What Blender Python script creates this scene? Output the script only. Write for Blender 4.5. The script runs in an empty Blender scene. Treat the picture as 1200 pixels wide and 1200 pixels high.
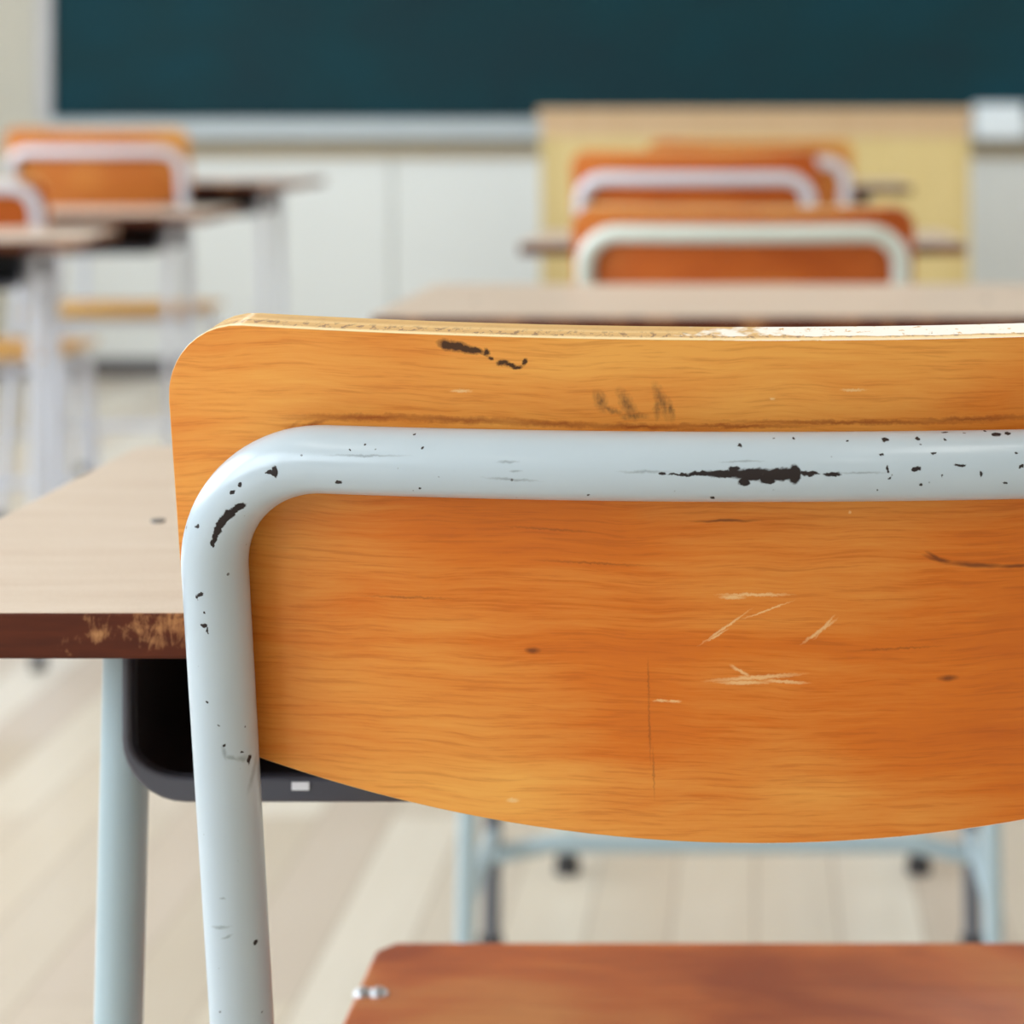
import bpy, bmesh, math, random
from mathutils import Vector, Matrix
random.seed(7)
S = bpy.context.scene
COL = S.collection
PI = math.pi

# ------------------------------------------------------------------ helpers
def link(o, parent=None):
    COL.objects.link(o)
    if parent is not None:
        o.parent = parent
    return o

def mesh_obj(name, bm, mats, parent=None, smooth=True, bevel=None, autosmooth=None, bevel_mat=-1):
    me = bpy.data.meshes.new(name)
    bm.normal_update()
    bm.to_mesh(me); bm.free()
    o = bpy.data.objects.new(name, me)
    for m in (mats if isinstance(mats, (list, tuple)) else [mats]):
        me.materials.append(m)
    if smooth:
        for p in me.polygons: p.use_smooth = True
        me.set_sharp_from_angle(angle=math.radians(autosmooth or 40))
    link(o, parent)
    if bevel:
        b = o.modifiers.new('bevel', 'BEVEL'); b.width = bevel; b.segments = 2
        b.limit_method = 'ANGLE'; b.material = bevel_mat; b.angle_limit = math.radians(40)
    return o

def thing(name, label, cat, loc=(0, 0, 0), rz=0.0, group=None):
    o = bpy.data.objects.new(name, None); link(o)
    o.empty_display_size = 0.1
    o.location = loc; o.rotation_euler = (0, 0, rz)
    o['label'] = label; o['category'] = cat
    if group: o['group'] = group
    return o

def struct(name, bm, mats, **k):
    o = mesh_obj(name, bm, mats, None, **k); o['kind'] = 'structure'; return o

def add_box(bm, lo, hi, mi=0):
    x0, y0, z0 = lo; x1, y1, z1 = hi
    v = [bm.verts.new(p) for p in ((x0,y0,z0),(x1,y0,z0),(x1,y1,z0),(x0,y1,z0),(x0,y0,z1),(x1,y0,z1),(x1,y1,z1),(x0,y1,z1))]
    for f in ((0,3,2,1),(4,5,6,7),(0,1,5,4),(1,2,6,5),(2,3,7,6),(3,0,4,7)):
        bm.faces.new([v[i] for i in f]).material_index = mi
    return v

def fillet(pts, radii, n=14):
    pts = [Vector(p) for p in pts]
    out = [pts[0]]
    for i in range(1, len(pts) - 1):
        p, a, b, r = pts[i], pts[i-1], pts[i+1], radii[i]
        d1 = (a - p).normalized(); d2 = (b - p).normalized()
        ang = d1.angle(d2)
        if r <= 0 or ang > PI - 1e-3:
            out.append(p); continue
        t = r / math.tan(ang / 2)
        t = min(t, 0.49 * (a - p).length, 0.49 * (b - p).length)
        r = t * math.tan(ang / 2)
        c = p + (d1 + d2).normalized() * (r / math.sin(ang / 2))
        s = p + d1 * t - c; e = p + d2 * t - c
        tot = s.angle(e); ax = s.cross(e).normalized()
        for k in range(n + 1):
            out.append(c + Matrix.Rotation(tot * k / n, 3, ax) @ s)
    out.append(pts[-1])
    return out

def resample(pts, step):
    out = [pts[0]]
    for a, b in zip(pts, pts[1:]):
        L = (b - a).length
        k = max(1, int(math.ceil(L / step)))
        for j in range(1, k + 1):
            out.append(a.lerp(b, j / k))
    return out

def add_tube(bm, pts, r, seg=16, cap=True, ref=Vector((0, -1, 0))):
    """Swept round tube; UV = (arc length, angle * radius) in metres."""
    uv = bm.loops.layers.uv.get('UVMap') or bm.loops.layers.uv.new('UVMap')
    P = [pts[0]]
    for p in pts[1:]:
        if (p - P[-1]).length > 1e-6: P.append(p)
    n = len(P); rings = []; s = 0.0; S_ = []
    nrm = None
    for i in range(n):
        t = ((P[i+1] - P[i]).normalized() if i == 0 else (P[i] - P[i-1]).normalized() if i == n-1
             else ((P[i+1] - P[i]).normalized() + (P[i] - P[i-1]).normalized()).normalized())
        if nrm is None:
            nrm = ref - t * ref.dot(t)
            if nrm.length < 1e-3: nrm = Vector((1, 0, 0)) - t * t.x
            nrm.normalize()
        else:
            nrm = (nrm - t * nrm.dot(t)).normalized()
        bn = t.cross(nrm)
        if i: s += (P[i] - P[i-1]).length
        S_.append(s)
        rings.append([bm.verts.new(P[i] + nrm * (r * math.cos(2*PI*k/seg)) + bn * (r * math.sin(2*PI*k/seg))) for k in range(seg)])
    for i in range(n - 1):
        for k in range(seg):
            k2 = (k + 1) % seg
            f = bm.faces.new((rings[i][k], rings[i][k2], rings[i+1][k2], rings[i+1][k]))
            for lp, (si, kk) in zip(f.loops, ((i, k), (i, k+1), (i+1, k+1), (i+1, k))):
                a = kk if kk <= seg // 2 else kk - seg
                if k >= seg // 2: a = kk - seg
                lp[uv].uv = (S_[si], a * 2 * PI * r / seg)
    if cap:
        bm.faces.new(list(reversed(rings[0]))); bm.faces.new(rings[-1])

def tube_obj(name, pts, r, m, parent, seg=16):
    bm = bmesh.new(); add_tube(bm, pts, r, seg)
    bmesh.ops.recalc_face_normals(bm, faces=bm.faces)
    return mesh_obj(name, bm, m, parent)

def add_cyl(bm, c, r, h, seg=20, axis='Z', r2=None):
    m = Matrix.Translation(c)
    if axis == 'Y': m = m @ Matrix.Rotation(PI/2, 4, 'X')
    if axis == 'X': m = m @ Matrix.Rotation(PI/2, 4, 'Y')
    bmesh.ops.create_cone(bm, cap_ends=True, segments=seg, radius1=r, radius2=r if r2 is None else r2, depth=h, matrix=m)

# ------------------------------------------------------------------ materials
def lin(c):
    return tuple((x/12.92 if x <= 0.04045 else ((x+0.055)/1.055)**2.4) for x in [v/255 for v in c]) + (1,)

class NT:
    def __init__(s, name):
        s.m = bpy.data.materials.new(name); s.m.use_nodes = True
        s.t = s.m.node_tree; s.n = s.t.nodes; s.b = s.n['Principled BSDF']
    def new(s, typ, **k):
        n = s.n.new(typ)
        for a, v in k.items(): setattr(n, a, v)
        return n
    def l(s, a, b): s.t.links.new(a, b)
    def val(s, sock, v):
        if hasattr(v, 'is_output'): s.l(v, sock)
        else: sock.default_value = v
    def math(s, op, a, b=0.0, c=0.0, clamp=False):
        n = s.new('ShaderNodeMath', operation=op); n.use_clamp = clamp
        for i, v in enumerate((a, b, c)): s.val(n.inputs[i], v)
        return n.outputs[0]
    def mix(s, f, a, b, blend='MIX'):
        n = s.new('ShaderNodeMix', data_type='RGBA', blend_type=blend)
        s.val(n.inputs[0], f); s.val(n.inputs[6], a); s.val(n.inputs[7], b)
        return n.outputs[2]
    def ramp(s, f, stops, interp='LINEAR'):
        n = s.new('ShaderNodeValToRGB'); s.l(f, n.inputs[0]); r = n.color_ramp; r.interpolation = interp
        while len(r.elements) < len(stops): r.elements.new(0.5)
        for e, (p, c) in zip(r.elements, stops): e.position = p; e.color = c if len(c) == 4 else tuple(c) + (1,)
        return n.outputs[0]
    def mapping(s, vec, loc=(0,0,0), rot=(0,0,0), scale=(1,1,1)):
        n = s.new('ShaderNodeMapping'); s.l(vec, n.inputs[0])
        n.inputs[1].default_value = loc; n.inputs[2].default_value = rot; n.inputs[3].default_value = scale
        return n.outputs[0]
    def noise(s, vec, scale, detail=3, rough=0.5, dist=0.0):
        n = s.new('ShaderNodeTexNoise'); s.l(vec, n.inputs['Vector'])
        n.inputs['Scale'].default_value = scale; n.inputs['Detail'].default_value = detail
        n.inputs['Roughness'].default_value = rough; n.inputs['Distortion'].default_value = dist
        return n
    def coord(s, which='Object'): return s.new('ShaderNodeTexCoord').outputs[which]
    def uv(s): return s.new('ShaderNodeUVMap', uv_map='UVMap').outputs[0]
    def vadd(s, a, b, op='ADD'):
        n = s.new('ShaderNodeVectorMath', operation=op); s.val(n.inputs[0], a); s.val(n.inputs[1], b); return n.outputs[0]
    def jitter(s, vec, scale, amp):
        n = s.noise(vec, scale, 3, 0.6)
        d = s.vadd(n.outputs['Color'], (0.5, 0.5, 0.5), 'SUBTRACT')
        return s.vadd(vec, s.vadd(d, (amp, amp, 0), 'MULTIPLY'))
    def marks(s, vec, spots, soft=0.25):
        """Union of ellipses (u, v, ru, rv, angle) -> mask 0..1."""
        cur = None
        for (u, v, ru, rv, a) in spots:
            m = s.new('ShaderNodeMapping', vector_type='TEXTURE')
            if cur is None: s.l(vec, m.inputs[0])
            else:                                   # chain the tests so that they run one after the other
                q = s.new('ShaderNodeVectorMath', operation='MULTIPLY_ADD'); s.l(cur, q.inputs[0]); q.inputs[1].default_value = (1e-9, 1e-9, 0); s.l(vec, q.inputs[2])
                s.l(q.outputs[0], m.inputs[0])
            m.inputs[1].default_value = (u, v, 0); m.inputs[2].default_value = (0, 0, a); m.inputs[3].default_value = (ru, rv, 1)
            L = s.new('ShaderNodeVectorMath', operation='LENGTH'); s.l(m.outputs[0], L.inputs[0])
            cur = L.outputs['Value'] if cur is None else s.math('MINIMUM', cur, L.outputs['Value'])
        n = s.new('ShaderNodeMapRange'); s.l(cur, n.inputs[0])
        n.inputs[1].default_value = 1 - soft; n.inputs[2].default_value = 1 + soft; n.inputs[3].default_value = 1; n.inputs[4].default_value = 0
        return n.outputs[0]
    def bump(s, h, strength, dist=0.001):
        n = s.new('ShaderNodeBump'); s.l(h, n.inputs['Height']); n.inputs['Strength'].default_value = strength
        n.inputs['Distance'].default_value = dist; s.l(n.outputs[0], s.b.inputs['Normal'])
    def fin(s, col=None, rough=0.5, metal=0.0, coat=0.0, coat_rough=0.1, spec=0.5):
        if col is not None: s.val(s.b.inputs['Base Color'], col)
        s.val(s.b.inputs['Roughness'], rough); s.val(s.b.inputs['Metallic'], metal)
        s.val(s.b.inputs['Coat Weight'], coat); s.val(s.b.inputs['Coat Roughness'], coat_rough)
        s.val(s.b.inputs['Specular IOR Level'], spec)
        return s.m

def plain(name, rgb, rough=0.5, var=0.04, scale=8, **k):
    t = NT(name); c = lin(rgb)
    n = t.noise(t.coord(), scale, 4)
    col = t.mix(n.outputs['Fac'], tuple(x*(1-var) for x in c[:3])+(1,), tuple(min(1, x*(1+var)) for x in c[:3])+(1,))
    return t.fin(col, rough, **k)

def wood_colour(t, vec, light, mid, dark, grain_axis=0, seed=0.0, blotch=5.0, contrast=1.0):
    """Lacquered plywood veneer: broad tone patches, wavy figure and fine pore streaks along one axis."""
    st = [1.0, 1.0, 1.0]; st[grain_axis] = 0.13
    base = t.mapping(vec, loc=(seed, seed*0.7, seed*1.3))
    warp = t.jitter(base, 9.0, 0.012)
    g = t.mapping(warp, scale=tuple(st))
    figure = t.noise(g, 46.0, 6, 0.62, 0.6).outputs['Fac']
    st2 = [1.0, 1.0, 1.0]; st2[grain_axis] = 0.05
    fine = t.noise(t.mapping(warp, scale=tuple(st2)), 760.0, 4, 0.65).outputs['Fac']
    st3 = [1.0, 1.0, 1.0]; st3[grain_axis] = 0.7
    patch = t.noise(t.mapping(base, scale=tuple(st3)), blotch, 3, 0.5, 0.5).outputs['Fac']
    f = t.math('MULTIPLY_ADD', figure, 0.22*contrast, t.math('MULTIPLY', patch, 0.85))
    f = t.math('MULTIPLY_ADD', fine, 0.10, f)
    f = t.math('SUBTRACT', f, 0.085)
    col = t.ramp(f, [(0.36, lin(dark)), (0.50, lin(mid)), (0.63, lin(light))])
    pores = t.ramp(fine, [(0.36, (1, 1, 1, 1)), (0.47, (0, 0, 0, 1))])
    pf = t.math('MULTIPLY', pores, 0.15)
    col = t.mix(pf, col, lin(tuple(int(v*0.7) for v in dark)))
    kn = t.new('ShaderNodeTexVoronoi'); t.l(t.mapping(base, scale=(0.55, 1, 1)), kn.inputs['Vector']); kn.inputs['Scale'].default_value = 17.0
    km = t.ramp(kn.outputs['Distance'], [(0.03, (1, 1, 1, 1)), (0.12, (0, 0, 0, 1))])
    col = t.mix(t.math('MULTIPLY', km, 0.30), col, lin(tuple(int(v*0.75) for v in dark)))
    return col, figure, fine

#MARKS_BEGIN
CHIPS = [(0.91404, -0.00471, 0.007137, 0.001365, -0.002), (0.92276, -0.00445, 0.007928, 0.002047, -0.001), (0.93069, -0.00445, 0.005818, 0.002047, 0.002), (0.93492, -0.00444, 0.002115, 0.003002, 0.002), (0.91932, -0.00191, 0.001853, 0.001522, -0.001), (0.92673, -0.00249, 0.002382, 0.001149, 0.001), (0.93941, -0.00469, 0.003176, 0.000819, 0.004), (0.94656, -0.00439, 0.002914, 0.00071, 0.005), (0.90027, -0.00438, 0.00477, 0.000437, -0.006), (0.90557, -0.00468, 0.003706, 0.000819, -0.005), (0.89391, -0.0046, 0.001142, 0.000376, -0.008), (0.91615, -0.00633, 0.001851, 0.000799, -0.002), (0.74927, 0.00098, 0.002678, 0.001299, 0.193), (0.74681, 0.00062, 0.003108, 0.001214, 0.121), (0.74411, 0.00031, 0.002466, 0.001654, 0.12), (0.74148, -0.00015, 0.002441, 0.001481, 0.097), (0.73877, -0.00038, 0.002467, 0.00141, 0.021), (0.73611, -0.00013, 0.001255, 0.002816, 1.402), (0.73312, 9e-05, 0.001002, 0.002822, 1.421), (0.73012, 0.00013, 0.000734, 0.0015, 1.165), (0.76835, -0.00398, 0.00117, 0.001831, 0.246), (0.76684, -0.0041, 0.001785, 0.000568, 0.265), (0.75499, -0.00485, 0.000805, 0.00072, 0.523), (0.75108, -0.00433, 0.001114, 0.000602, 0.126), (0.73264, -0.00717, 0.001012, 0.000694, 0.934), (0.78954, 0.00085, 0.001252, 0.00079, -0.044), (0.79349, -0.00999, 0.00049, 0.000365, -0.03), (0.79821, -0.0122, 0.000489, 0.000388, -0.033), (0.70969, -0.00248, 0.001427, 0.000628, 1.132), (0.70858, -0.00382, 0.000575, 0.000808, 1.414), (0.70331, -0.00135, 0.000402, 0.000428, 1.526), (0.69861, -0.00192, 0.001028, 0.000945, 1.502), (0.69681, -0.00084, 0.000377, 0.001345, 1.525), (0.97289, -0.00577, 0.001604, 0.000801, 0.012), (0.98659, -0.00692, 0.001885, 0.000402, 0.015), (0.96382, -0.00587, 0.000366, 0.001148, 0.01), (0.96464, -0.00313, 0.000391, 0.000697, 0.897), (0.91795, -0.01402, 0.000689, 0.000829, -0.002), (0.93485, -0.01709, 0.000463, 0.000802, 0.003), (0.95199, -0.0157, 0.000462, 0.000619, 0.009), (0.96364, -0.01641, 0.001163, 0.001072, 0.013), (0.97398, -0.01667, 0.000583, 0.000919, 0.018), (0.98287, -0.01608, 0.000468, 0.000675, 0.02), (0.98357, -0.02033, 0.000943, 0.000732, 0.038), (0.99658, -0.02161, 0.000473, 0.001176, 0.077), (0.99979, -0.01845, 0.001653, 0.001298, 0.032), (1.00349, -0.01886, 0.000951, 0.001228, 0.035), (1.00474, -0.01042, 0.000704, 0.000478, 0.019), (1.00609, -0.00605, 0.000703, 0.000693, 0.02), (0.90937, 0.00488, 0.000692, 0.000828, -0.008), (0.9621, -0.01049, 0.000918, 0.000333, 0.01), (0.97848, -0.01087, 0.000925, 0.000297, 0.015), (0.99333, -0.00384, 0.000279, 0.000963, 0.017), (0.98094, -0.00349, 0.00037, 0.000372, 0.015), (0.97464, -0.00061, 0.000462, 0.000432, 0.015), (0.96083, 0.00121, 0.000345, 0.000378, 0.013), (1.00113, -0.00042, 0.000705, 0.000339, 0.023), (0.81729, -0.01156, 0.000479, 0.000512, -0.026), (0.81342, -0.01711, 0.000387, 0.000612, -0.038), (0.81625, 0.00235, 0.00039, 0.000589, -0.043), (0.87043, 0.00401, 0.000467, 0.000627, -0.027), (0.57612, 0.00965, 0.001093, 0.000963, 1.199), (0.64614, 0.01119, 0.000993, 0.001625, 1.768), (0.65023, 0.00854, 0.000624, 0.000408, 1.967), (0.6703, -0.0024, 0.00055, 0.000496, 1.437), (0.65407, 0.00253, 0.000339, 0.000493, 1.698)]
FAINT = [(0.65152, 0.00239, 0.000557, 0.002255, 1.399), (0.64916, 0.00482, 0.002469, 0.000609, 2.069), (0.6477, 0.0084, 0.002123, 0.000949, 1.957), (0.64036, 0.01295, 0.001054, 0.005322, 2.02), (0.58423, -0.00278, 0.002972, 0.000542, 1.408), (0.58078, -0.00049, 0.001897, 0.000451, 1.157), (0.59578, -0.00117, 0.001041, 0.000402, 1.513), (0.79941, -0.0085, 0.009911, 0.000327, -0.029), (0.8453, -0.00771, 0.002722, 0.000377, -0.019), (0.84663, -0.00195, 0.006774, 0.000369, 0.053), (0.88834, -0.0051, 0.005849, 0.00041, -0.009), (0.95584, -0.00487, 0.005843, 0.000328, 0.008), (0.84782, -0.0048, 0.001629, 0.00033, -0.019), (0.91879, -0.00847, 0.005293, 0.000267, -0.001)]
BURN = [(-0.09976, 0.78796, 0.003919, 0.001584, -0.232), (-0.09217, 0.78666, 0.002779, 0.000981, -0.342), (-0.08079, 0.78171, 0.002237, 0.000686, -0.074), (-0.10145, 0.78822, 0.002809, 0.001723, -0.161), (-0.09527, 0.7869, 0.004188, 0.001297, -0.268), (-0.09749, 0.788, 0.002244, 0.001434, -0.161), (-0.08854, 0.78586, 0.000984, 0.001203, 0.361), (-0.08719, 0.78389, 0.000952, 0.000622, -0.524), (-0.0833, 0.78253, 0.001966, 0.000968, 0.014), (-0.07857, 0.78118, 0.001696, 0.000706, 0.19), (-0.076, 0.78292, 0.000714, 0.001235, -0.346)]
SMUDGE = [(-0.05146, 0.77011, 0.00169, 0.002823, 0.365), (-0.04287, 0.76905, 0.00169, 0.004226, 0.452), (-0.0407, 0.76507, 0.003334, 0.001003, 0.009), (-0.03177, 0.77028, 0.001396, 0.004522, 0.363), (-0.02875, 0.76745, 0.000972, 0.002847, 0.185), (-0.04817, 0.76729, 0.002767, 0.000863, -0.352), (-0.03318, 0.76799, 0.000831, 0.002857, 0.007)]
SCRATCH = [(-0.0014, 0.70424, 0.009594, 0.000477, 0.002), (-0.00902, 0.70333, 0.003388, 0.000597, 0.002), (0.01987, 0.69128, 0.005746, 0.000476, 0.635), (0.02156, 0.69277, 0.004079, 0.000352, 0.902), (-0.01132, 0.69284, 0.008131, 0.000323, 0.641), (-0.0014, 0.67502, 0.012547, 0.000669, 0.076), (-0.00511, 0.67319, 0.007131, 0.000609, 0.002), (0.00858, 0.67348, 0.006278, 0.000487, -0.058), (-0.00624, 0.67714, 0.003471, 0.000539, -0.551), (-0.08424, 0.62869, 0.001778, 0.000823, 0.042), (-0.03288, 0.66654, 0.002295, 0.000429, 0.015), (-0.02858, 0.6663, 0.002006, 0.00049, 0.011), (-0.01416, 0.68981, 0.003474, 0.000355, 0.553), (0.00284, 0.69886, 0.006826, 0.000298, 0.367), (0.0303, 0.77399, 0.003317, 0.000427, -0.007), (-0.09745, 0.77286, 0.002845, 0.00046, 0.019), (0.00411, 0.77123, 0.000711, 0.000392, -0.001), (0.02964, 0.73275, 0.000482, 0.000504, -0.01)]
CRACK = [(0.05925, 0.71613, 0.004036, 0.000705, -0.272), (0.07213, 0.71407, 0.008614, 0.000773, -0.078), (0.08507, 0.71314, 0.005771, 0.000658, -0.029), (0.05781, 0.71705, 0.002633, 0.000578, -0.551), (-0.11418, 0.00815, 0.0017, 0.002179, 0.113), (-0.07574, 0.68358, 0.002027, 0.000914, 0.029), (0.06303, 0.67388, 0.002602, 0.000918, -0.026), (-0.01119, 0.72993, 0.008394, 0.000439, 0.004)]
STAIN = [(-0.12951, 0.76314, 0.017542, 0.000935, 0.02), (-0.09778, 0.76306, 0.017098, 0.000928, -0.014), (-0.06671, 0.76218, 0.01681, 0.000865, -0.022), (-0.0388, 0.76165, 0.016665, 0.000746, -0.01), (-0.15033, 0.75958, 0.007966, 0.000688, 0.367), (-0.162, 0.75474, 0.00754, 0.000513, 0.608), (0.03042, 0.76314, 0.030518, 0.00063, -0.008), (-0.00831, 0.76209, 0.019362, 0.000573, 0.001), (0.06945, 0.76386, 0.016844, 0.000692, 0.02)]
HAIR = [(-0.037, 0.65757, 0.000288, 0.010484, 0.016), (-0.03576, 0.64054, 0.000261, 0.006863, 0.017), (-0.03711, 0.6729, 0.000258, 0.006105, 0.014), (-0.07038, 0.72626, 0.011356, 0.000296, -0.051), (-0.05358, 0.71475, 0.014167, 0.000298, -0.037), (-0.11752, 0.70088, 0.011796, 0.000305, 0.005), (0.04557, 0.68491, 0.011424, 0.000303, 0.038)]
#MARKS_END

def make_wood(name, light, mid, dark, rough=0.42, coat=0.12, seed=0.0, marks=False, use_uv=True, blotch=5.0, coat_rough=0.12):
    t = NT(name)
    vec = t.uv() if use_uv else t.coord()
    col, fig, fine = wood_colour(t, vec, light, mid, dark, 0, seed, blotch)
    if marks:
        j = t.jitter(vec, 420.0, 0.0022)
        j2 = t.jitter(vec, 700.0, 0.0016)
        if CRACK: col = t.mix(t.math('MULTIPLY', t.marks(t.jitter(vec, 60.0, 0.003), CRACK, 0.6), 0.75), col, lin((88, 38, 14)))
        if SMUDGE:
            sm = t.math('MULTIPLY', t.marks(j, SMUDGE, 0.7), t.noise(t.mapping(vec, scale=(1, 0.5, 1)), 900.0, 2).outputs['Fac'])
            col = t.mix(t.math('MULTIPLY', sm, 1.1, clamp=True), col, lin((70, 52, 34)))
        if SCRATCH: col = t.mix(t.math('MULTIPLY', t.marks(j2, SCRATCH, 0.5), 0.7), col, lin((236, 196, 140)))
        if STAIN: col = t.mix(t.math('MULTIPLY', t.marks(j, STAIN, 0.8), 0.65), col, lin((126, 40, 8)))
        if HAIR: col = t.mix(t.math('MULTIPLY', t.marks(j2, HAIR, 0.7), 0.40), col, lin((92, 40, 12)))
        if BURN: col = t.mix(t.math('MULTIPLY', t.marks(j, BURN, 0.35), 0.95), col, lin((38, 12, 4)))
    t.bump(fine, 0.10, 0.0004)
    return t.fin(col, rough, coat=coat, coat_rough=coat_rough, spec=0.28)

W_LIGHT, W_MID, W_DARK = (232, 163, 76), (210, 110, 22), (178, 76, 6)
MAT = {}
WSEED = 9.2
MAT['wood_hero'] = make_wood('lacquered_plywood_worn', W_LIGHT, W_MID, W_DARK, seed=WSEED, marks=True, blotch=3.6)
MAT['wood'] = make_wood('lacquered_plywood', (214, 136, 60), (194, 96, 32), (168, 74, 18), seed=3.1)
MAT['wood_pale'] = make_wood('pale_lacquered_plywood', (220, 166, 92), (210, 140, 66), (188, 106, 42), seed=6.4)
MAT['seat'] = make_wood('seat_plywood', (226, 140, 74), (208, 104, 44), (168, 70, 24), rough=0.4, coat=0.25, seed=8.2, coat_rough=0.22, blotch=9.0)
MAT['seat_far'] = make_wood('seat_plywood_pale', (216, 164, 66), (204, 146, 48), (178, 116, 36), seed=5.2)

def ply_edge(name, worn):
    t = NT(name)
    o = t.coord()
    uv = t.uv()     # u along the edge, v through the thickness
    sep = t.new('ShaderNodeSeparateXYZ'); t.l(t.jitter(uv, 60.0, 0.0012), sep.inputs[0])
    lay = t.math('ADD', t.math('MULTIPLY', sep.outputs[1], 1/0.013), 0.0, clamp=True)
    ply = t.ramp(lay, [(0.0, lin((246, 222, 176))), (0.14, lin((238, 206, 150))), (0.22, lin((206, 160, 98))), (0.46, lin((216, 172, 106))), (0.52, lin((226, 190, 130))), (0.72, lin((204, 158, 92))), (1.0, lin((212, 170, 104)))])
    n = t.noise(t.mapping(uv, scale=(1, 0.6, 1)), 420.0, 3, 0.7).outputs['Fac']
    zone = t.ramp(lay, [(0.1, (0, 0, 0, 1)), (0.22, (1, 1, 1, 1)), (0.36, (1, 1, 1, 1)), (0.6, (0.1, 0.1, 0.1, 1))])
    dirt = t.math('MULTIPLY', zone, t.ramp(n, [(0.52, (0, 0, 0, 1)), (0.60, (1, 1, 1, 1))]))
    col = t.mix(t.math('MULTIPLY', dirt, 0.75), ply, lin((96, 56, 40)))
    if worn:
        so = t.new('ShaderNodeSeparateXYZ'); t.l(o, so.inputs[0])
        big = t.noise(uv, 90.0, 3, 0.6).outputs['Fac']
        m = t.math('MULTIPLY_ADD', so.outputs[0], 14.0, t.math('MULTIPLY', t.math('SUBTRACT', big, 0.5), 2.2))
        m = t.math('ADD', m, 0.45, clamp=True)
        m = t.math('MULTIPLY', m, t.ramp(t.math('MULTIPLY_ADD', big, 0.25, lay), [(0.34, (0, 0, 0, 1)), (0.46, (1, 1, 1, 1))]))
        m2 = t.ramp(m, [(0.25, (0, 0, 0, 1)), (0.5, (1, 1, 1, 1))])
        fl = t.ramp(t.noise(uv, 330.0, 3, 0.6).outputs['Fac'], [(0.34, (0, 0, 0, 1)), (0.38, (1, 1, 1, 1))])
        col = t.mix(t.math('MULTIPLY', m2, fl), col, lin((246, 240, 232)))
    return t.fin(col, 0.45, coat=0.2)
MAT['ply_edge_hero'] = ply_edge('plywood_edge_worn', True)
MAT['ply_edge'] = ply_edge('plywood_edge', False)

def paint(name, rgb, rough=0.28, chips=False, spots=0.0):
    t = NT(name); c = lin(rgb)
    uv = t.uv()
    n = t.noise(t.coord(), 18, 3).outputs['Fac']
    col = t.mix(n, tuple(x*0.95 for x in c[:3])+(1,), tuple(min(1, x*1.04) for x in c[:3])+(1,))
    r = rough; ct = 0.25
    if chips:
        if FAINT: col = t.mix(t.math('MULTIPLY', t.marks(t.jitter(uv, 500.0, 0.0015), FAINT, 0.6), 0.45), col, lin((92, 98, 100)))
        m = t.marks(t.jitter(uv, 520.0, 0.0022), CHIPS, 0.14)
        col = t.mix(m, col, lin((24, 8, 6)))
        sp = t.ramp(t.noise(uv, 330.0, 1, 0.4).outputs['Fac'], [(0.765, (0, 0, 0, 1)), (0.785, (1, 1, 1, 1))])
        col = t.mix(t.math('MULTIPLY', sp, 0.8), col, lin((48, 36, 34)))
        r = t.math('MULTIPLY_ADD', m, 0.45, rough)
        inv = t.math('SUBTRACT', 1.0, m)
        t.bump(inv, 0.35, 0.0003); ct = t.math('MULTIPLY', inv, 0.25)
    return t.fin(col, r, coat=ct, coat_rough=0.12)
MAT['paint_hero'] = paint('chipped_pale_blue_paint', (181, 194, 204), chips=bool(CHIPS))
MAT['paint'] = paint('pale_grey_paint', (200, 204, 210))
MAT['paint_green'] = paint('pale_green_grey_paint', (206, 212, 204))
MAT['paint_desk'] = paint('blue_grey_desk_paint', (166, 184, 192))
MAT['paint_lilac'] = paint('pale_lilac_grey_paint', (208, 211, 222))
MAT['rubber'] = plain('dark_rubber', (48, 46, 48), 0.7)
MAT['steel'] = plain('bright_steel', (222, 222, 226), 0.45, metal=0.7)
MAT['leg_dark'] = paint('dark_grey_leg', (92, 94, 102), 0.4)  # darker grey, only on the far legs of the second desk
MAT['bolt'] = plain('dull_bolt_steel', (120, 118, 118), 0.5, metal=0.6)
MAT['tray'] = plain('dark_grey_tray_steel', (58, 54, 58), 0.45)
MAT['tray_rim'] = plain('grey_tray_rim_paint', (76, 76, 85), 0.45)
MAT['sticker'] = plain('white_sticker', (235, 235, 240), 0.5)

def laminate():
    t = NT('beige_laminate'); v = t.coord()
    a = t.noise(t.mapping(v, scale=(0.15, 1, 1)), 60.0, 4, 0.6).outputs['Fac']
    b = t.noise(v, 900.0, 2, 0.6).outputs['Fac']
    col = t.ramp(t.math('MULTIPLY_ADD', a, 0.6, t.math('MULTIPLY', b, 0.4)), [(0.32, lin((196, 174, 156))), (0.5, lin((206, 187, 170))), (0.7, lin((214, 197, 182)))])
    return t.fin(col, 0.42, coat=0.15, coat_rough=0.3)
MAT['laminate'] = laminate()

def desk_edge():
    t = NT('worn_brown_desk_edge'); v = t.coord()
    n = t.noise(t.mapping(v, scale=(1.0, 1, 0.45)), 170.0, 6, 0.75, 0.4).outputs['Fac']
    pz = t.noise(t.mapping(v, scale=(1, 1, 2.2)), 22.0, 3, 0.6).outputs['Fac']
    m = t.ramp(t.math('MULTIPLY_ADD', pz, 0.9, t.math('MULTIPLY', n, 0.55)), [(0.745, (0, 0, 0, 1)), (0.88, (1, 1, 1, 1))])
    s = t.new('ShaderNodeSeparateXYZ'); t.l(v, s.inputs[0])
    fine = t.noise(t.mapping(v, scale=(0.12, 1, 1)), 300.0, 3).outputs['Fac']
    base = t.mix(fine, lin((58, 20, 8)), lin((96, 42, 18)))
    col = t.mix(t.math('MULTIPLY', m, 0.85), base, lin((196, 140, 92)))
    return t.fin(col, 0.6, spec=0.2)
MAT['desk_edge'] = desk_edge()

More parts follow.
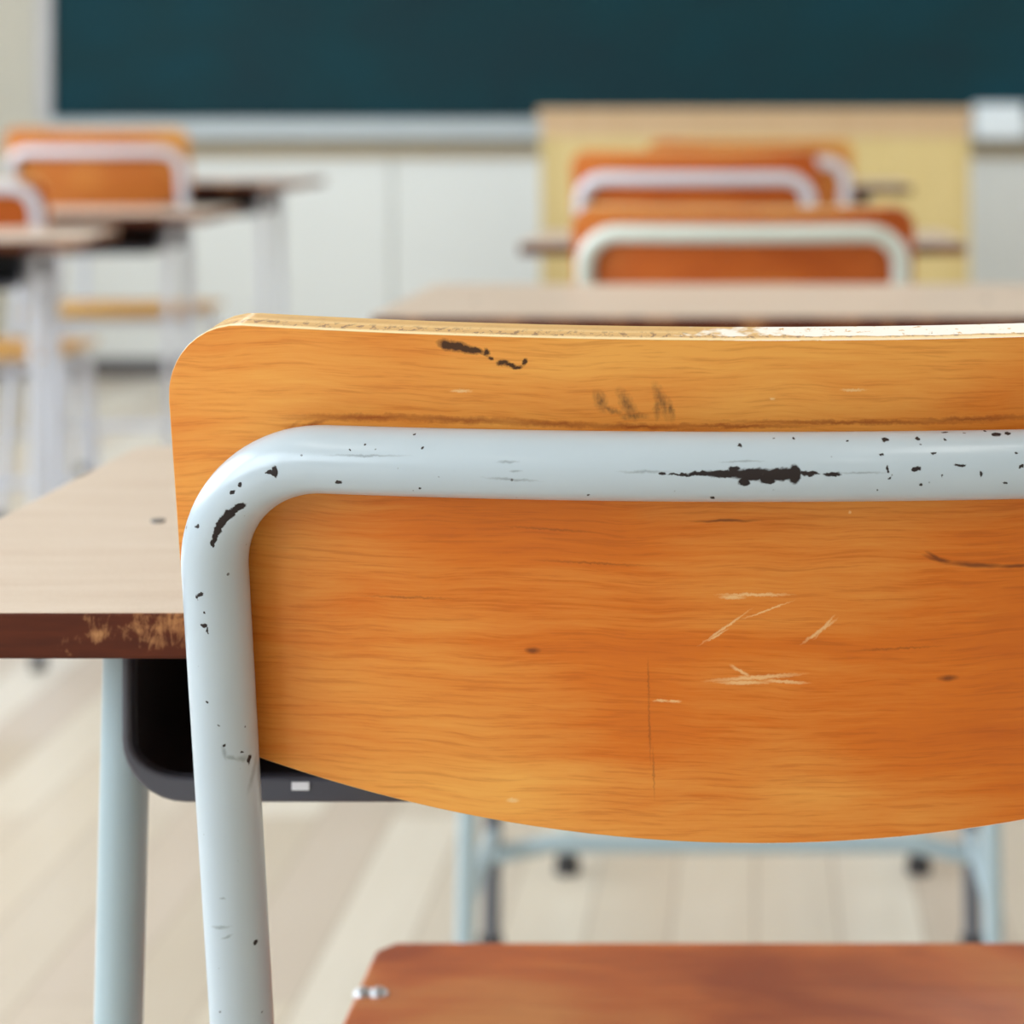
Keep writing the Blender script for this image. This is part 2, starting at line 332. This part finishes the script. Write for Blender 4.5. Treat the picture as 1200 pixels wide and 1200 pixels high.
def floor_mat():
    t = NT('pale_wood_floor'); v = t.coord()
    br = t.new('ShaderNodeTexBrick'); br.offset = 0.37; br.offset_frequency = 2
    t.l(t.mapping(v, rot=(0, 0, PI/2)), br.inputs['Vector'])
    br.inputs['Color1'].default_value = (0.0, 0, 0, 1); br.inputs['Color2'].default_value = (1, 1, 1, 1); br.inputs['Mortar'].default_value = (0.3, 0.3, 0.3, 1)
    br.inputs['Scale'].default_value = 1.0; br.inputs['Mortar Size'].default_value = 0.0015
    br.inputs['Brick Width'].default_value = 0.9; br.inputs['Row Height'].default_value = 0.09; br.inputs['Bias'].default_value = 0.0
    g = t.noise(t.mapping(v, scale=(1, 0.08, 1)), 38.0, 4, 0.6).outputs['Fac']
    plank = t.ramp(br.outputs['Color'], [(0.0, lin((186, 168, 146))), (0.25, lin((212, 200, 184))), (0.5, lin((198, 181, 166))), (0.75, lin((216, 203, 182))), (1.0, lin((232, 224, 212)))])
    col = t.mix(t.math('MULTIPLY', g, 0.5), plank, lin((184, 168, 144)))
    big = t.noise(v, 1.6, 3).outputs['Fac']
    col = t.mix(t.math('MULTIPLY', big, 0.35), col, lin((218, 210, 200)))
    col = t.mix(t.math('MULTIPLY', br.outputs['Fac'], 0.5), col, lin((120, 98, 74)))
    return t.fin(col, 0.34, coat=0.25, coat_rough=0.2)
MAT['floor'] = floor_mat()
MAT['plaster'] = plain('cream_plaster', (204, 200, 188), 0.8, scale=3)
MAT['white_wall'] = plain('white_panel', (222, 224, 222), 0.6, scale=2)
MAT['ceiling'] = plain('ceiling_white', (232, 232, 228), 0.9)
MAT['base'] = plain('dark_vinyl_base', (84, 80, 82), 0.5)
MAT['alu'] = plain('pale_grey_frame', (184, 182, 184), 0.4)
MAT['ledge'] = plain('grey_painted_ledge', (176, 184, 188), 0.45)
MAT['ledge_shade'] = plain('tan_ledge_shade', (176, 160, 132), 0.6)  # tan colour painted for the shadow below the chalk ledge
MAT['white_plastic'] = plain('white_plastic', (232, 240, 246), 0.35)

def green_board():
    t = NT('green_chalkboard'); v = t.coord()
    a = t.noise(t.mapping(v, scale=(0.6, 1, 1.0)), 1.6, 4, 0.6).outputs['Fac']
    col = t.ramp(a, [(0.3, lin((24, 46, 54))), (0.5, lin((18, 54, 62))), (0.7, lin((12, 62, 76)))])
    return t.fin(col, 0.7, spec=0.15)
MAT['board'] = green_board()
def ochre(name, a, b):
    t = NT(name); v = t.coord()
    n = t.noise(t.mapping(v, scale=(1, 1, 0.1)), 40.0, 4).outputs['Fac']
    return t.fin(t.mix(n, lin(a), lin(b)), 0.45, coat=0.2)
MAT['ochre'] = ochre('ochre_veneer', (202, 178, 118), (216, 194, 138))
MAT['ochre_top'] = ochre('pinkish_beech_band', (194, 160, 120), (208, 178, 142))

# ------------------------------------------------------------------ school chair
TILT = 0.248
def bow(x, hw=0.183, sag=0.026): return -sag * (1 - (x / hw) ** 2)
def back_y(z): return -TILT * (z - 0.70)          # centre plane of the leaning back tube (local y)
R_T = 0.0111

def back_frame_path(lift):
    zc = 0.7502
    foot, knee = (-0.202, -0.03, 0.012 - lift), (-0.1845, back_y(0.46), 0.46)
    cor = (-0.183, back_y(zc), zc)
    half = fillet([foot, knee, cor, (0.0, back_y(zc), zc)], [0, 0.14, 0.041, 0], n=22)
    half = resample(half, 0.006)
    full = half + [Vector((-p.x, p.y, p.z)) for p in reversed(half[:-1])]
    out = []
    for p in full:
        b = bow(p.x) if abs(p.x) < 0.183 else 0.0
        out.append(Vector((p.x, p.y + b, p.z + lift)))
    return out

def backrest_bm(lift, dz=0.0):
    a, r, t = 0.1995, 0.028, 0.013
    xs = []
    N = 64
    for i in range(N + 1): xs.append(a * math.sin(PI/2 * (2*i/N - 1)))
    def zt(x):
        z = 0.7906 + 0.0024 * (x / 0.16) ** 2; d = abs(x) - (a - r)
        return z - (r - math.sqrt(max(0, r*r - d*d))) if d > 0 else z
    def zb(x):
        z = 0.6146 + 0.0235 * (x / 0.172) ** 2; rr = 0.022; d = abs(x) - (a - rr)
        return z + (rr - math.sqrt(max(0, rr*rr - d*d))) if d > 0 else z
    bm = bmesh.new(); uv = bm.loops.layers.uv.new('UVMap')
    M = 14; F = []; B = []
    nv = Vector((0, 1, TILT)).normalized()
    for x in xs:
        z0, z1 = zb(x), zt(x); cf = []; cb = []
        for j in range(M + 1):
            z = z0 + (z1 - z0) * j / M
            p = Vector((x, back_y(z + dz) + bow(x) + 0.0116, z + dz + lift))
            n = Vector((-2*0.026*x/0.183**2, 1, TILT)).normalized()
            cf.append(bm.verts.new(p)); cb.append(bm.verts.new(p + n * t))
        F.append(cf); B.append(cb)
    def face(vs, mi, uvs):
        f = bm.faces.new(vs); f.material_index = mi
        for lp, c in zip(f.loops, uvs): lp[uv].uv = c
    c2 = lambda v: (v.co.x, v.co.z - lift - dz)
    for i in range(N):
        for j in range(M):
            q = [F[i][j], F[i+1][j], F[i+1][j+1], F[i][j+1]]; face(q, 0, [c2(v) for v in q])
            q = [B[i][j], B[i][j+1], B[i+1][j+1], B[i+1][j]]; face(q, 0, [c2(v) for v in q])
        q = [F[i][M], F[i+1][M], B[i+1][M], B[i][M]]; face(q, 1, [(xs[i], 0), (xs[i+1], 0), (xs[i+1], t), (xs[i], t)])
        q = [F[i+1][0], F[i][0], B[i][0], B[i+1][0]]; face(q, 1, [(xs[i+1], 0), (xs[i], 0), (xs[i], t), (xs[i+1], t)])
    for j in range(M):
        for i, s in ((0, 1), (N, -1)):
            q = [F[i][j], F[i][j+1], B[i][j+1], B[i][j]]
            c = [(F[i][j].co.z, 0), (F[i][j+1].co.z, 0), (F[i][j+1].co.z, t), (F[i][j].co.z, t)]
            if s < 0: q.reverse(); c.reverse()
            face(q, 1, c)
    bmesh.ops.recalc_face_normals(bm, faces=bm.faces)
    return bm

def seat_bm(lift, y0=0.045, y1=0.358, hw=0.19):
    """Plywood seat: slightly dished, front edge rolling down, rounded corners."""
    bm = bmesh.new(); uv = bm.loops.layers.uv.new('UVMap')
    NX, NY, t = 28, 24, 0.011
    zt = 0.450 + lift
    top = []; bot = []
    for j in range(NY + 1):
        v = j / NY; y = y0 + (y1 - y0) * v; rt = []; rb = []
        r = 0.008; w = hw
        for d in (y - y0, y1 - y):
            if d < r: w = min(w, hw - (r - math.sqrt(max(0, r*r - (r - d)**2))))
        for i in range(NX + 1):
            u = 2*i/NX - 1; x = w * u
            z = zt - 0.006*(1 - u*u)*math.sin(PI*min(1, v*1.25))
            if v > 0.9: z -= 0.10*(v - 0.9)**2*10*0.1
            rt.append(bm.verts.new((x, y, z))); rb.append(bm.verts.new((x, y, z - t)))
        top.append(rt); bot.append(rb)
    def face(q, mi):
        f = bm.faces.new(q); f.material_index = mi
        for lp in f.loops: lp[uv].uv = (lp.vert.co.x, lp.vert.co.y if mi == 0 else lp.vert.co.z)
    for j in range(NY):
        for i in range(NX):
            face([top[j][i], top[j][i+1], top[j+1][i+1], top[j+1][i]], 0)
            face([bot[j][i], bot[j+1][i], bot[j+1][i+1], bot[j][i+1]], 0)
        face([top[j][0], top[j+1][0], bot[j+1][0], bot[j][0]], 1)
        face([top[j+1][NX], top[j][NX], bot[j][NX], bot[j+1][NX]], 1)
    for i in range(NX):
        face([top[0][i+1], top[0][i], bot[0][i], bot[0][i+1]], 1)
        face([top[NY][i], top[NY][i+1], bot[NY][i+1], bot[NY][i]], 1)
    bmesh.ops.recalc_face_normals(bm, faces=bm.faces)
    return bm

def make_chair(label, loc, rz=0.0, lift=0.0, scale=1.0, hero=False, paintm='paint', group='wooden school chairs', seatm='seat_far', board_dz=0.0, seat_lift=None, woodm='wood'):
    """Origin on the floor below the back; y runs away from the backrest towards the chair's front."""
    root = thing('school_chair', label, 'chair', loc, rz, group)
    root.scale = (scale, scale, 1)
    pm = MAT['paint_hero'] if hero else MAT[paintm]
    wood, edge = (MAT['wood_hero'], MAT['ply_edge_hero']) if hero else (MAT[woodm], MAT['ply_edge'])
    bf = tube_obj('back_frame', back_frame_path(lift), R_T, pm, root, 40 if hero else 20)
    if hero: bf['label'] = 'pale blue painted tube with dark chips'
    br = mesh_obj('backrest', backrest_bm(lift, board_dz), [wood, edge], root, bevel=0.0012, bevel_mat=1)
    if seat_lift is not None: lift = seat_lift
    st = mesh_obj('seat', seat_bm(lift), [MAT['seat'] if hero else MAT[seatm], MAT['ply_edge']], root, bevel=0.002)
    zs = 0.450 + lift - 0.0115 - 0.0125
    for s in (-1, 1):
        p = fillet([(s*0.170, 0.078, zs), (s*0.170, 0.325, zs), (s*0.186, 0.372, 0.012)], [0, 0.04, 0], 12)
        tube_obj('leg', p, R_T, pm, root)
        tube_obj('stretcher', [Vector((s*0.1955, 0.004, 0.175)), Vector((s*0.1805, 0.353, 0.175))], 0.008, pm, root, 12)
        for (x, y) in ((s*0.202, -0.03), (s*0.186, 0.372)):
            bm = bmesh.new(); add_cyl(bm, (x, y, 0.012), 0.0145, 0.024, 18, r2=0.0125); mesh_obj('foot_cap', bm, MAT['rubber'], root)
        rv = [(0.2905, 0.1864), (0.2905, 0.1790), (0.09, 0.172)]
        for (y, x) in rv:
            bm = bmesh.new(); bmesh.ops.create_uvsphere(bm, u_segments=16, v_segments=8, radius=0.0046, matrix=Matrix.Translation((s*x, y, 0.4500 + lift - (0.0005 if y > .2 else 0.0015))) @ Matrix.Diagonal((1, 1, 0.75, 1)))
            mesh_obj('rivet', bm, MAT['steel'], st)
    tube_obj('crossbar', [Vector((-0.170, 0.10, zs - 0.001)), Vector((0.170, 0.10, zs - 0.001))], 0.009, pm, root, 12)
    tube_obj('crossbar', [Vector((-0.170, 0.30, zs - 0.001)), Vector((0.170, 0.30, zs - 0.001))], 0.009, pm, root, 12)
    return root

# ------------------------------------------------------------------ school desk
DW, DD, DT = 0.325, 0.40, 0.0168
def make_desk(label, loc, top=0.686, rz=0.0, sticker=False, group='school desks', leg='paint_desk', inner_leg=None):
    """Origin on the floor below the middle of the edge nearest the pupil; y runs away from the pupil."""
    root = thing('school_desk', label, 'desk', loc, rz, group)
    bm = bmesh.new()
    r = 0.012; outline = []
    for cx, cy, a0 in ((DW-r, r, -90), (DW-r, DD-r, 0), (-DW+r, DD-r, 90), (-DW+r, r, 180)):
        for k in range(7):
            a = math.radians(a0 + 15*k); outline.append((cx + r*math.cos(a), cy + r*math.sin(a)))
    lo = [bm.verts.new((x, y, top - DT)) for x, y in outline]; hi = [bm.verts.new((x, y, top)) for x, y in outline]
    bm.faces.new(hi).material_index = 0; bm.faces.new(list(reversed(lo))).material_index = 1
    for i in range(len(outline)):
        k = (i+1) % len(outline); bm.faces.new((lo[i], lo[k], hi[k], hi[i])).material_index = 1
    mesh_obj('tabletop', bm, [MAT['laminate'], MAT['desk_edge']], root, bevel=0.0013)
    for x, y in ((-0.252, 0.176), (0.252, 0.176)):
        bm = bmesh.new(); add_cyl(bm, (x, y, top + 0.0004), 0.0030, 0.0014, 16); mesh_obj('bolt', bm, MAT['bolt'], root)
    lm = MAT[leg]; rl = 0.0093; zr = top - DT - rl
    xl = 0.236
    for s in (-1, 1):
        for (y0, y1) in ((0.075, 0.062), (0.262, 0.275)):
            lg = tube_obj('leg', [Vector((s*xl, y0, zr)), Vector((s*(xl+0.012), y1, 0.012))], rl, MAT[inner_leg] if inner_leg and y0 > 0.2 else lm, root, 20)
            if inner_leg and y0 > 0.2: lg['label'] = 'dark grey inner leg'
            bm = bmesh.new(); add_cyl(bm, (s*(xl+0.012), y1, 0.012), 0.0125, 0.024, 18); mesh_obj('foot_cap', bm, MAT['rubber'], root)
        tube_obj('top_rail', [Vector((s*xl, 0.076, zr)), Vector((s*xl, 0.35, zr))], rl, lm, root)
        tube_obj('stretcher', [Vector((s*(xl+0.0095), 0.066, 0.13)), Vector((s*(xl+0.0095), 0.272, 0.13))], 0.008, lm, root, 12)
    p = fillet([(-xl-0.0095, 0.272, 0.108), (-xl+0.05, 0.272, 0.120), (xl-0.05, 0.272, 0.120), (xl+0.0095, 0.272, 0.108)], [0, 0.08, 0.08, 0], 8)
    tube_obj('stretcher', p, 0.0098, lm, root)
    # book tray: a thin U of sheet steel with rounded lower corners, closed at the back
    hw, zb, zt, rc, th = 0.2285, top - 0.0805, top - DT - 0.0005, 0.024, 0.0012
    def prof(off, offx=None):
        ox = off if offx is None else offx
        P = [(-hw+ox, zt)]
        for k in range(9):
            a = PI + PI/2*k/8; P.append((-hw+rc + (rc-ox)*math.cos(a), zb+rc + (rc-off)*math.sin(a)))
        for k in range(9):
            a = 1.5*PI + PI/2*k/8; P.append((hw-rc + (rc-ox)*math.cos(a), zb+rc + (rc-off)*math.sin(a)))
        P.append((hw-ox, zt)); return P
    def shell(bm, ya, yb, off, ox=None):
        A, B = prof(0), prof(off, ox)
        g = [[bm.verts.new((x, y, z)) for x, z in Q] for y in (ya, yb) for Q in (A, B)]
        oa, ia, ob, ib = g
        for i in range(len(A)-1):
            for q in ((oa[i], ob[i], ob[i+1], oa[i+1]), (ia[i], ia[i+1], ib[i+1], ib[i]), (oa[i], oa[i+1], ia[i+1], ia[i]), (ob[i], ib[i], ib[i+1], ob[i+1])):
                bm.faces.new(q)
        for i in (0, len(A)-1): bm.faces.new((oa[i], ia[i], ib[i], ob[i]))
        return ib
    hw = 0.2260
    bm = bmesh.new(); ib = shell(bm, 0.048, 0.335, th); bm.faces.new(ib)
    bmesh.ops.recalc_face_normals(bm, faces=bm.faces)
    tr = mesh_obj('book_tray', bm, MAT['tray'], root)
    hw = 0.2285
    bm = bmesh.new(); shell(bm, 0.040, 0.048, 0.0095, 0.0035); bmesh.ops.recalc_face_normals(bm, faces=bm.faces)
    rim = mesh_obj('tray_rim', bm, MAT['tray_rim'], tr, bevel=0.0015)
    if sticker:
        bm = bmesh.new(); add_box(bm, (-0.1645, 0.0394, zb+0.0050), (-0.1580, 0.0400, zb+0.0080)); mesh_obj('sticker', bm, MAT['sticker'], tr)
    return root

# ------------------------------------------------------------------ furniture layout (metres; camera side is y = 0)
make_chair('large worn wooden chair in the foreground with chipped pale blue tube frame', (0.0014, 0.735, 0), hero=True)
make_desk('nearest beige desk with worn brown edge, foreground chair tucked under it', (-0.009, 0.775, 0), 0.686, sticker=True)
make_desk('beige desk second in the middle column, just beyond the foreground chair back', (-0.024, 1.965, 0), 0.686, inner_leg='leg_dark')
make_chair('low wooden chair with whitish tube just beyond the second middle desk', (-0.014, 2.53, 0), lift=-0.0165, paintm='paint_green', board_dz=-0.013)
make_desk('third desk in the middle column, ends jutting out beside the low wooden chair', (-0.018, 3.15, 0), 0.686)
make_chair('wooden chair with lilac-grey tube showing above the low chair, before the teacher desk', (-0.100, 3.62, 0), lift=0.0196, scale=1.03, paintm='paint_lilac', board_dz=0.003)
make_chair('farthest middle chair, mostly hidden, grey tube peeking out on the right', (-0.010, 4.19, 0), lift=0.036, woodm='wood_pale', paintm='paint_lilac')
make_desk('fourth desk in the middle column, brown edge showing right of the stacked-up chair backs', (-0.012, 4.33, 0), 0.736)
# left-hand column
make_desk('beige desk at the left picture edge, in front of the cut-off chair', (-1.365, 3.33, 0), 0.680, rz=0.15, leg='paint_lilac')
make_chair('wooden chair cut off by the left picture edge, white tube bend showing', (-1.455, 3.85, 0), lift=-0.003, board_dz=-0.030, paintm='paint_lilac')
make_desk('desk in the left column between the cut-off chair and the tall chair', (-1.392, 4.21, 0), 0.684, rz=0.06, leg='paint_lilac')
make_chair('tall wooden chair at upper left, whole backrest showing against the chalkboard corner', (-1.425, 4.71, 0), lift=0.0495, board_dz=0.006, seat_lift=0.0, woodm='wood_pale', paintm='paint_lilac')
make_desk('farthest desk in the left column, right corner and dark tray showing beside the tall chair', (-1.400, 5.055, 0), 0.725, leg='paint_lilac')

# teacher's desk
root = thing('teacher_desk', 'wide ochre wooden teacher desk standing before the chalkboard', 'desk', (0, 6.0, 0))
bm = bmesh.new(); add_box(bm, (-0.60, -0.01, 0.880), (0.60, 0.56, 0.902)); mesh_obj('desktop', bm, MAT['ochre_top'], root, bevel=0.003)
bm = bmesh.new(); add_box(bm, (-0.592, 0.0, 0.825), (0.592, 0.02, 0.8795)); mesh_obj('apron', bm, MAT['ochre_top'], root, bevel=0.002)
bm = bmesh.new(); add_box(bm, (-0.570, 0.004, 0.06), (0.570, 0.022, 0.8245)); mesh_obj('front_panel', bm, MAT['ochre'], root, bevel=0.002)
for s in (-1, 1):
    bm = bmesh.new(); add_box(bm, (min(s*.571, s*.592), 0.0, 0.0), (max(s*.571, s*.592), 0.54, 0.8245)); mesh_obj('side_panel', bm, MAT['ochre'], root, bevel=0.002)
bm = bmesh.new(); add_box(bm, (-0.570, 0.0225, 0.50), (0.570, 0.50, 0.52)); mesh_obj('shelf', bm, MAT['ochre'], root, bevel=0.002)

# ------------------------------------------------------------------ room
XL, XR, YB, YF, ZC = -3.2, 4.2, -4.6, 7.42, 2.95
bm = bmesh.new(); add_box(bm, (XL-0.2, YB-0.2, -0.1), (XR+0.2, YF+0.2, 0.0)); struct('floor', bm, MAT['floor'], smooth=False)
bm = bmesh.new(); add_box(bm, (XL-0.2, YB-0.2, ZC), (XR+0.2, YF+0.2, ZC+0.1)); struct('ceiling', bm, MAT['ceiling'], smooth=False)
bm = bmesh.new(); add_box(bm, (XL-0.2, YF, 0), (XR+0.2, YF+0.15, ZC)); struct('wall_front', bm, MAT['plaster'], smooth=False)
bm = bmesh.new(); add_box(bm, (XL-0.2, YB-0.15, 0), (XR+0.2, YB, ZC)); struct('wall_back', bm, MAT['plaster'], smooth=False)
def window_wall(name, x0, x1, openings, z0, z1):
    bm = bmesh.new(); ys = [YB] + [v for o in openings for v in o] + [YF]
    add_box(bm, (x0, YB, 0), (x1, YF, z0)); add_box(bm, (x0, YB, z1), (x1, YF, ZC))
    for i in range(0, len(ys), 2):
        if ys[i+1] - ys[i] > 1e-3: add_box(bm, (x0, ys[i], z0), (x1, ys[i+1], z1))
    struct(name, bm, MAT['plaster'], smooth=False)
LEFT_OPEN = [(-4.3, -2.2), (-1.9, 0.1), (0.4, 2.4), (2.7, 4.7), (5.0, 6.4)]  # first opening is unseen behind the camera, added for fill from behind-left
RIGHT_OPEN = [(2.2, 4.4), (4.7, 6.9)]
window_wall('wall_left', XL-0.15, XL, LEFT_OPEN, 0.85, 2.65)
window_wall('wall_right', XR, XR+0.15, RIGHT_OPEN, 1.5, 2.4)
k = 1
for x, opens, z0, z1 in ((XL-0.075, LEFT_OPEN, 0.85, 2.65), (XR+0.075, RIGHT_OPEN, 1.5, 2.4)):
    for (a, b) in opens:
        bm = bmesh.new(); w = 0.045
        for (y0, y1, c0, c1) in ((a, b, z0, z0+w), (a, b, z1-w, z1), (a, a+w, z0+w, z1-w), (b-w, b, z0+w, z1-w), ((a+b)/2-w/2, (a+b)/2+w/2, z0+w, z1-w)):
            add_box(bm, (x-0.03, y0, c0), (x+0.03, y1, c1))
        struct('window_%d' % k, bm, MAT['alu'], smooth=False); k += 1
# panelling below the board, its seams, and the baseboard
bm = bmesh.new(); x = -2.44 - 0.0
seams = [-2.46, -1.235, -0.01, 1.215, 2.44]
for a, b in zip(seams, seams[1:]): add_box(bm, (a+0.004, YF-0.018, 0.0), (b-0.004, YF-0.0005, 0.80))
struct('trim_1', bm, MAT['white_wall'], smooth=False)
bm = bmesh.new(); add_box(bm, (-2.46, YF-0.034, 0.745), (2.44, YF-0.0185, 0.800)); struct('ledge_shade_strip', bm, MAT['ledge_shade'], smooth=False)  # thin strip added as the ledge's shadow on the panelling
bm = bmesh.new(); add_box(bm, (XL, YF-0.030, 0), (XR, YF-0.0185, 0.062)); struct('baseboard_front', bm, MAT['base'], smooth=False)

# chalkboard
BX0, BX1, BZ0, BZ1 = -2.386, 2.386, 0.880, 2.10
root = thing('chalkboard', 'long dark green chalkboard on the front wall', 'chalkboard', (0, YF, BZ0))
def part(name, lo, hi, m, par=root, bev=0.003):
    bm = bmesh.new(); add_box(bm, lo, hi); return mesh_obj(name, bm, m, par, bevel=bev)
hB = BZ1 - BZ0
part('writing_surface', (BX0, -0.030, 0.0), (BX1, -0.001, hB), MAT['board'])
part('frame', (BX0-0.05, -0.045, -0.010), (BX0-0.001, -0.001, hB+0.05), MAT['alu'])
part('frame', (BX1+0.001, -0.045, -0.010), (BX1+0.05, -0.001, hB+0.05), MAT['alu'])
part('frame', (BX0-0.0005, -0.045, hB+0.001), (BX1+0.0005, -0.001, hB+0.05), MAT['alu'])
part('chalk_ledge', (BX0-0.0, -0.105, -0.075), (BX1, -0.001, -0.004), MAT['ledge'], bev=0.006)
# white box clipped on the ledge
root = thing('white_box', 'small white box on the chalk ledge right of the teacher desk', 'box', (0.822, YF-0.06, 0.8765))
part('body', (-0.083, -0.055, 0.0), (0.083, 0.012, 0.030), MAT['white_plastic'], root, 0.006)
part('lid', (-0.086, -0.058, 0.0305), (0.086, 0.014, 0.052), MAT['white_plastic'], root, 0.008)
part('front_flap', (-0.083, -0.062, -0.068), (0.083, -0.0555, 0.024), MAT['white_plastic'], root, 0.003)

# ceiling lamps (six twin-tube fittings)
def lamp_mat():
    t = NT('fluorescent_tube'); t.b.inputs['Emission Color'].default_value = (1.0, 0.97, 0.9, 1); t.b.inputs['Emission Strength'].default_value = LAMP_E
    return t.fin((0.9, 0.9, 0.9, 1), 0.4)
LAMP_E = 1.5
MAT['tube'] = lamp_mat()
for x in (-1.6, 0.6, 2.8):
    for y in (-2.9, -0.4, 2.2, 4.8):
        r = thing('ceiling_lamp', 'twin tube fluorescent lamp on the ceiling', 'lamp', (x, y, ZC), 0, 'ceiling lamps')
        bm = bmesh.new(); add_box(bm, (-0.12, -0.62, -0.05), (0.12, 0.62, -0.001)); mesh_obj('housing', bm, MAT['ceiling'], r, bevel=0.004)
        for s in (-1, 1):
            tube_obj('tube', [Vector((s*0.07, -0.59, -0.072)), Vector((s*0.07, 0.59, -0.072))], 0.016, MAT['tube'], r, 12)
        ld = bpy.data.lights.new('ceiling_lamp_light', 'AREA'); ld.shape = 'RECTANGLE'; ld.size = 0.3; ld.size_y = 1.2; ld.energy = 4; ld.color = (1.0, 0.97, 0.92)
        lo = bpy.data.objects.new('lamp_light', ld); link(lo, r); lo.location = (0, 0, -0.10)

# daylight: sky through the windows (portals guide the sampling)
w = bpy.data.worlds.new('sky'); S.world = w; w.use_nodes = True
nt = w.node_tree; bg = nt.nodes['Background']
tc = nt.nodes.new('ShaderNodeTexCoord'); sp = nt.nodes.new('ShaderNodeSeparateXYZ'); nt.links.new(tc.outputs['Generated'], sp.inputs[0])
rp = nt.nodes.new('ShaderNodeValToRGB'); mr = nt.nodes.new('ShaderNodeMapRange')
nt.links.new(sp.outputs[2], mr.inputs[0]); mr.inputs[1].default_value = -1; mr.inputs[2].default_value = 1
nt.links.new(mr.outputs[0], rp.inputs[0])
e = rp.color_ramp.elements; e[0].position = 0.44; e[0].color = (0.42, 0.41, 0.38, 1); e[1].position = 0.54; e[1].color = (0.80, 0.91, 1.0, 1)
nt.links.new(rp.outputs[0], bg.inputs[0]); bg.inputs[1].default_value = 6.0
for x, opens, z0, z1, ry in ((XL-0.01, LEFT_OPEN, 0.85, 2.65, -PI/2), (XR+0.01, RIGHT_OPEN, 1.5, 2.4, PI/2)):
    for (a, b) in opens:
        ld = bpy.data.lights.new('window_portal', 'AREA'); ld.shape = 'RECTANGLE'; ld.size = z1 - z0; ld.size_y = b - a
        ld.cycles.is_portal = True
        lo = bpy.data.objects.new('window_portal', ld); link(lo)
        lo.location = (x, (a+b)/2, (z0+z1)/2); lo.rotation_euler = (0, ry, 0)

# ------------------------------------------------------------------ camera
cd = bpy.data.cameras.new('camera'); cam = bpy.data.objects.new('camera', cd); link(cam)
cam.location = (0, 0, 0.86); cam.rotation_euler = (PI/2, 0, 0)
cd.sensor_width = 36; cd.lens = 2550/1200*36
cd.shift_x = -285/1200; cd.shift_y = -455/1200
cd.clip_start = 0.02; cd.clip_end = 100
cd.dof.use_dof = True; cd.dof.focus_distance = 0.712; cd.dof.aperture_fstop = 8.8
S.camera = cam
S.view_settings.view_transform = 'Standard'; S.view_settings.look = 'None'
S.view_settings.gamma = 1; S.view_settings.use_curve_mapping = False
S.view_settings.exposure = 0.50
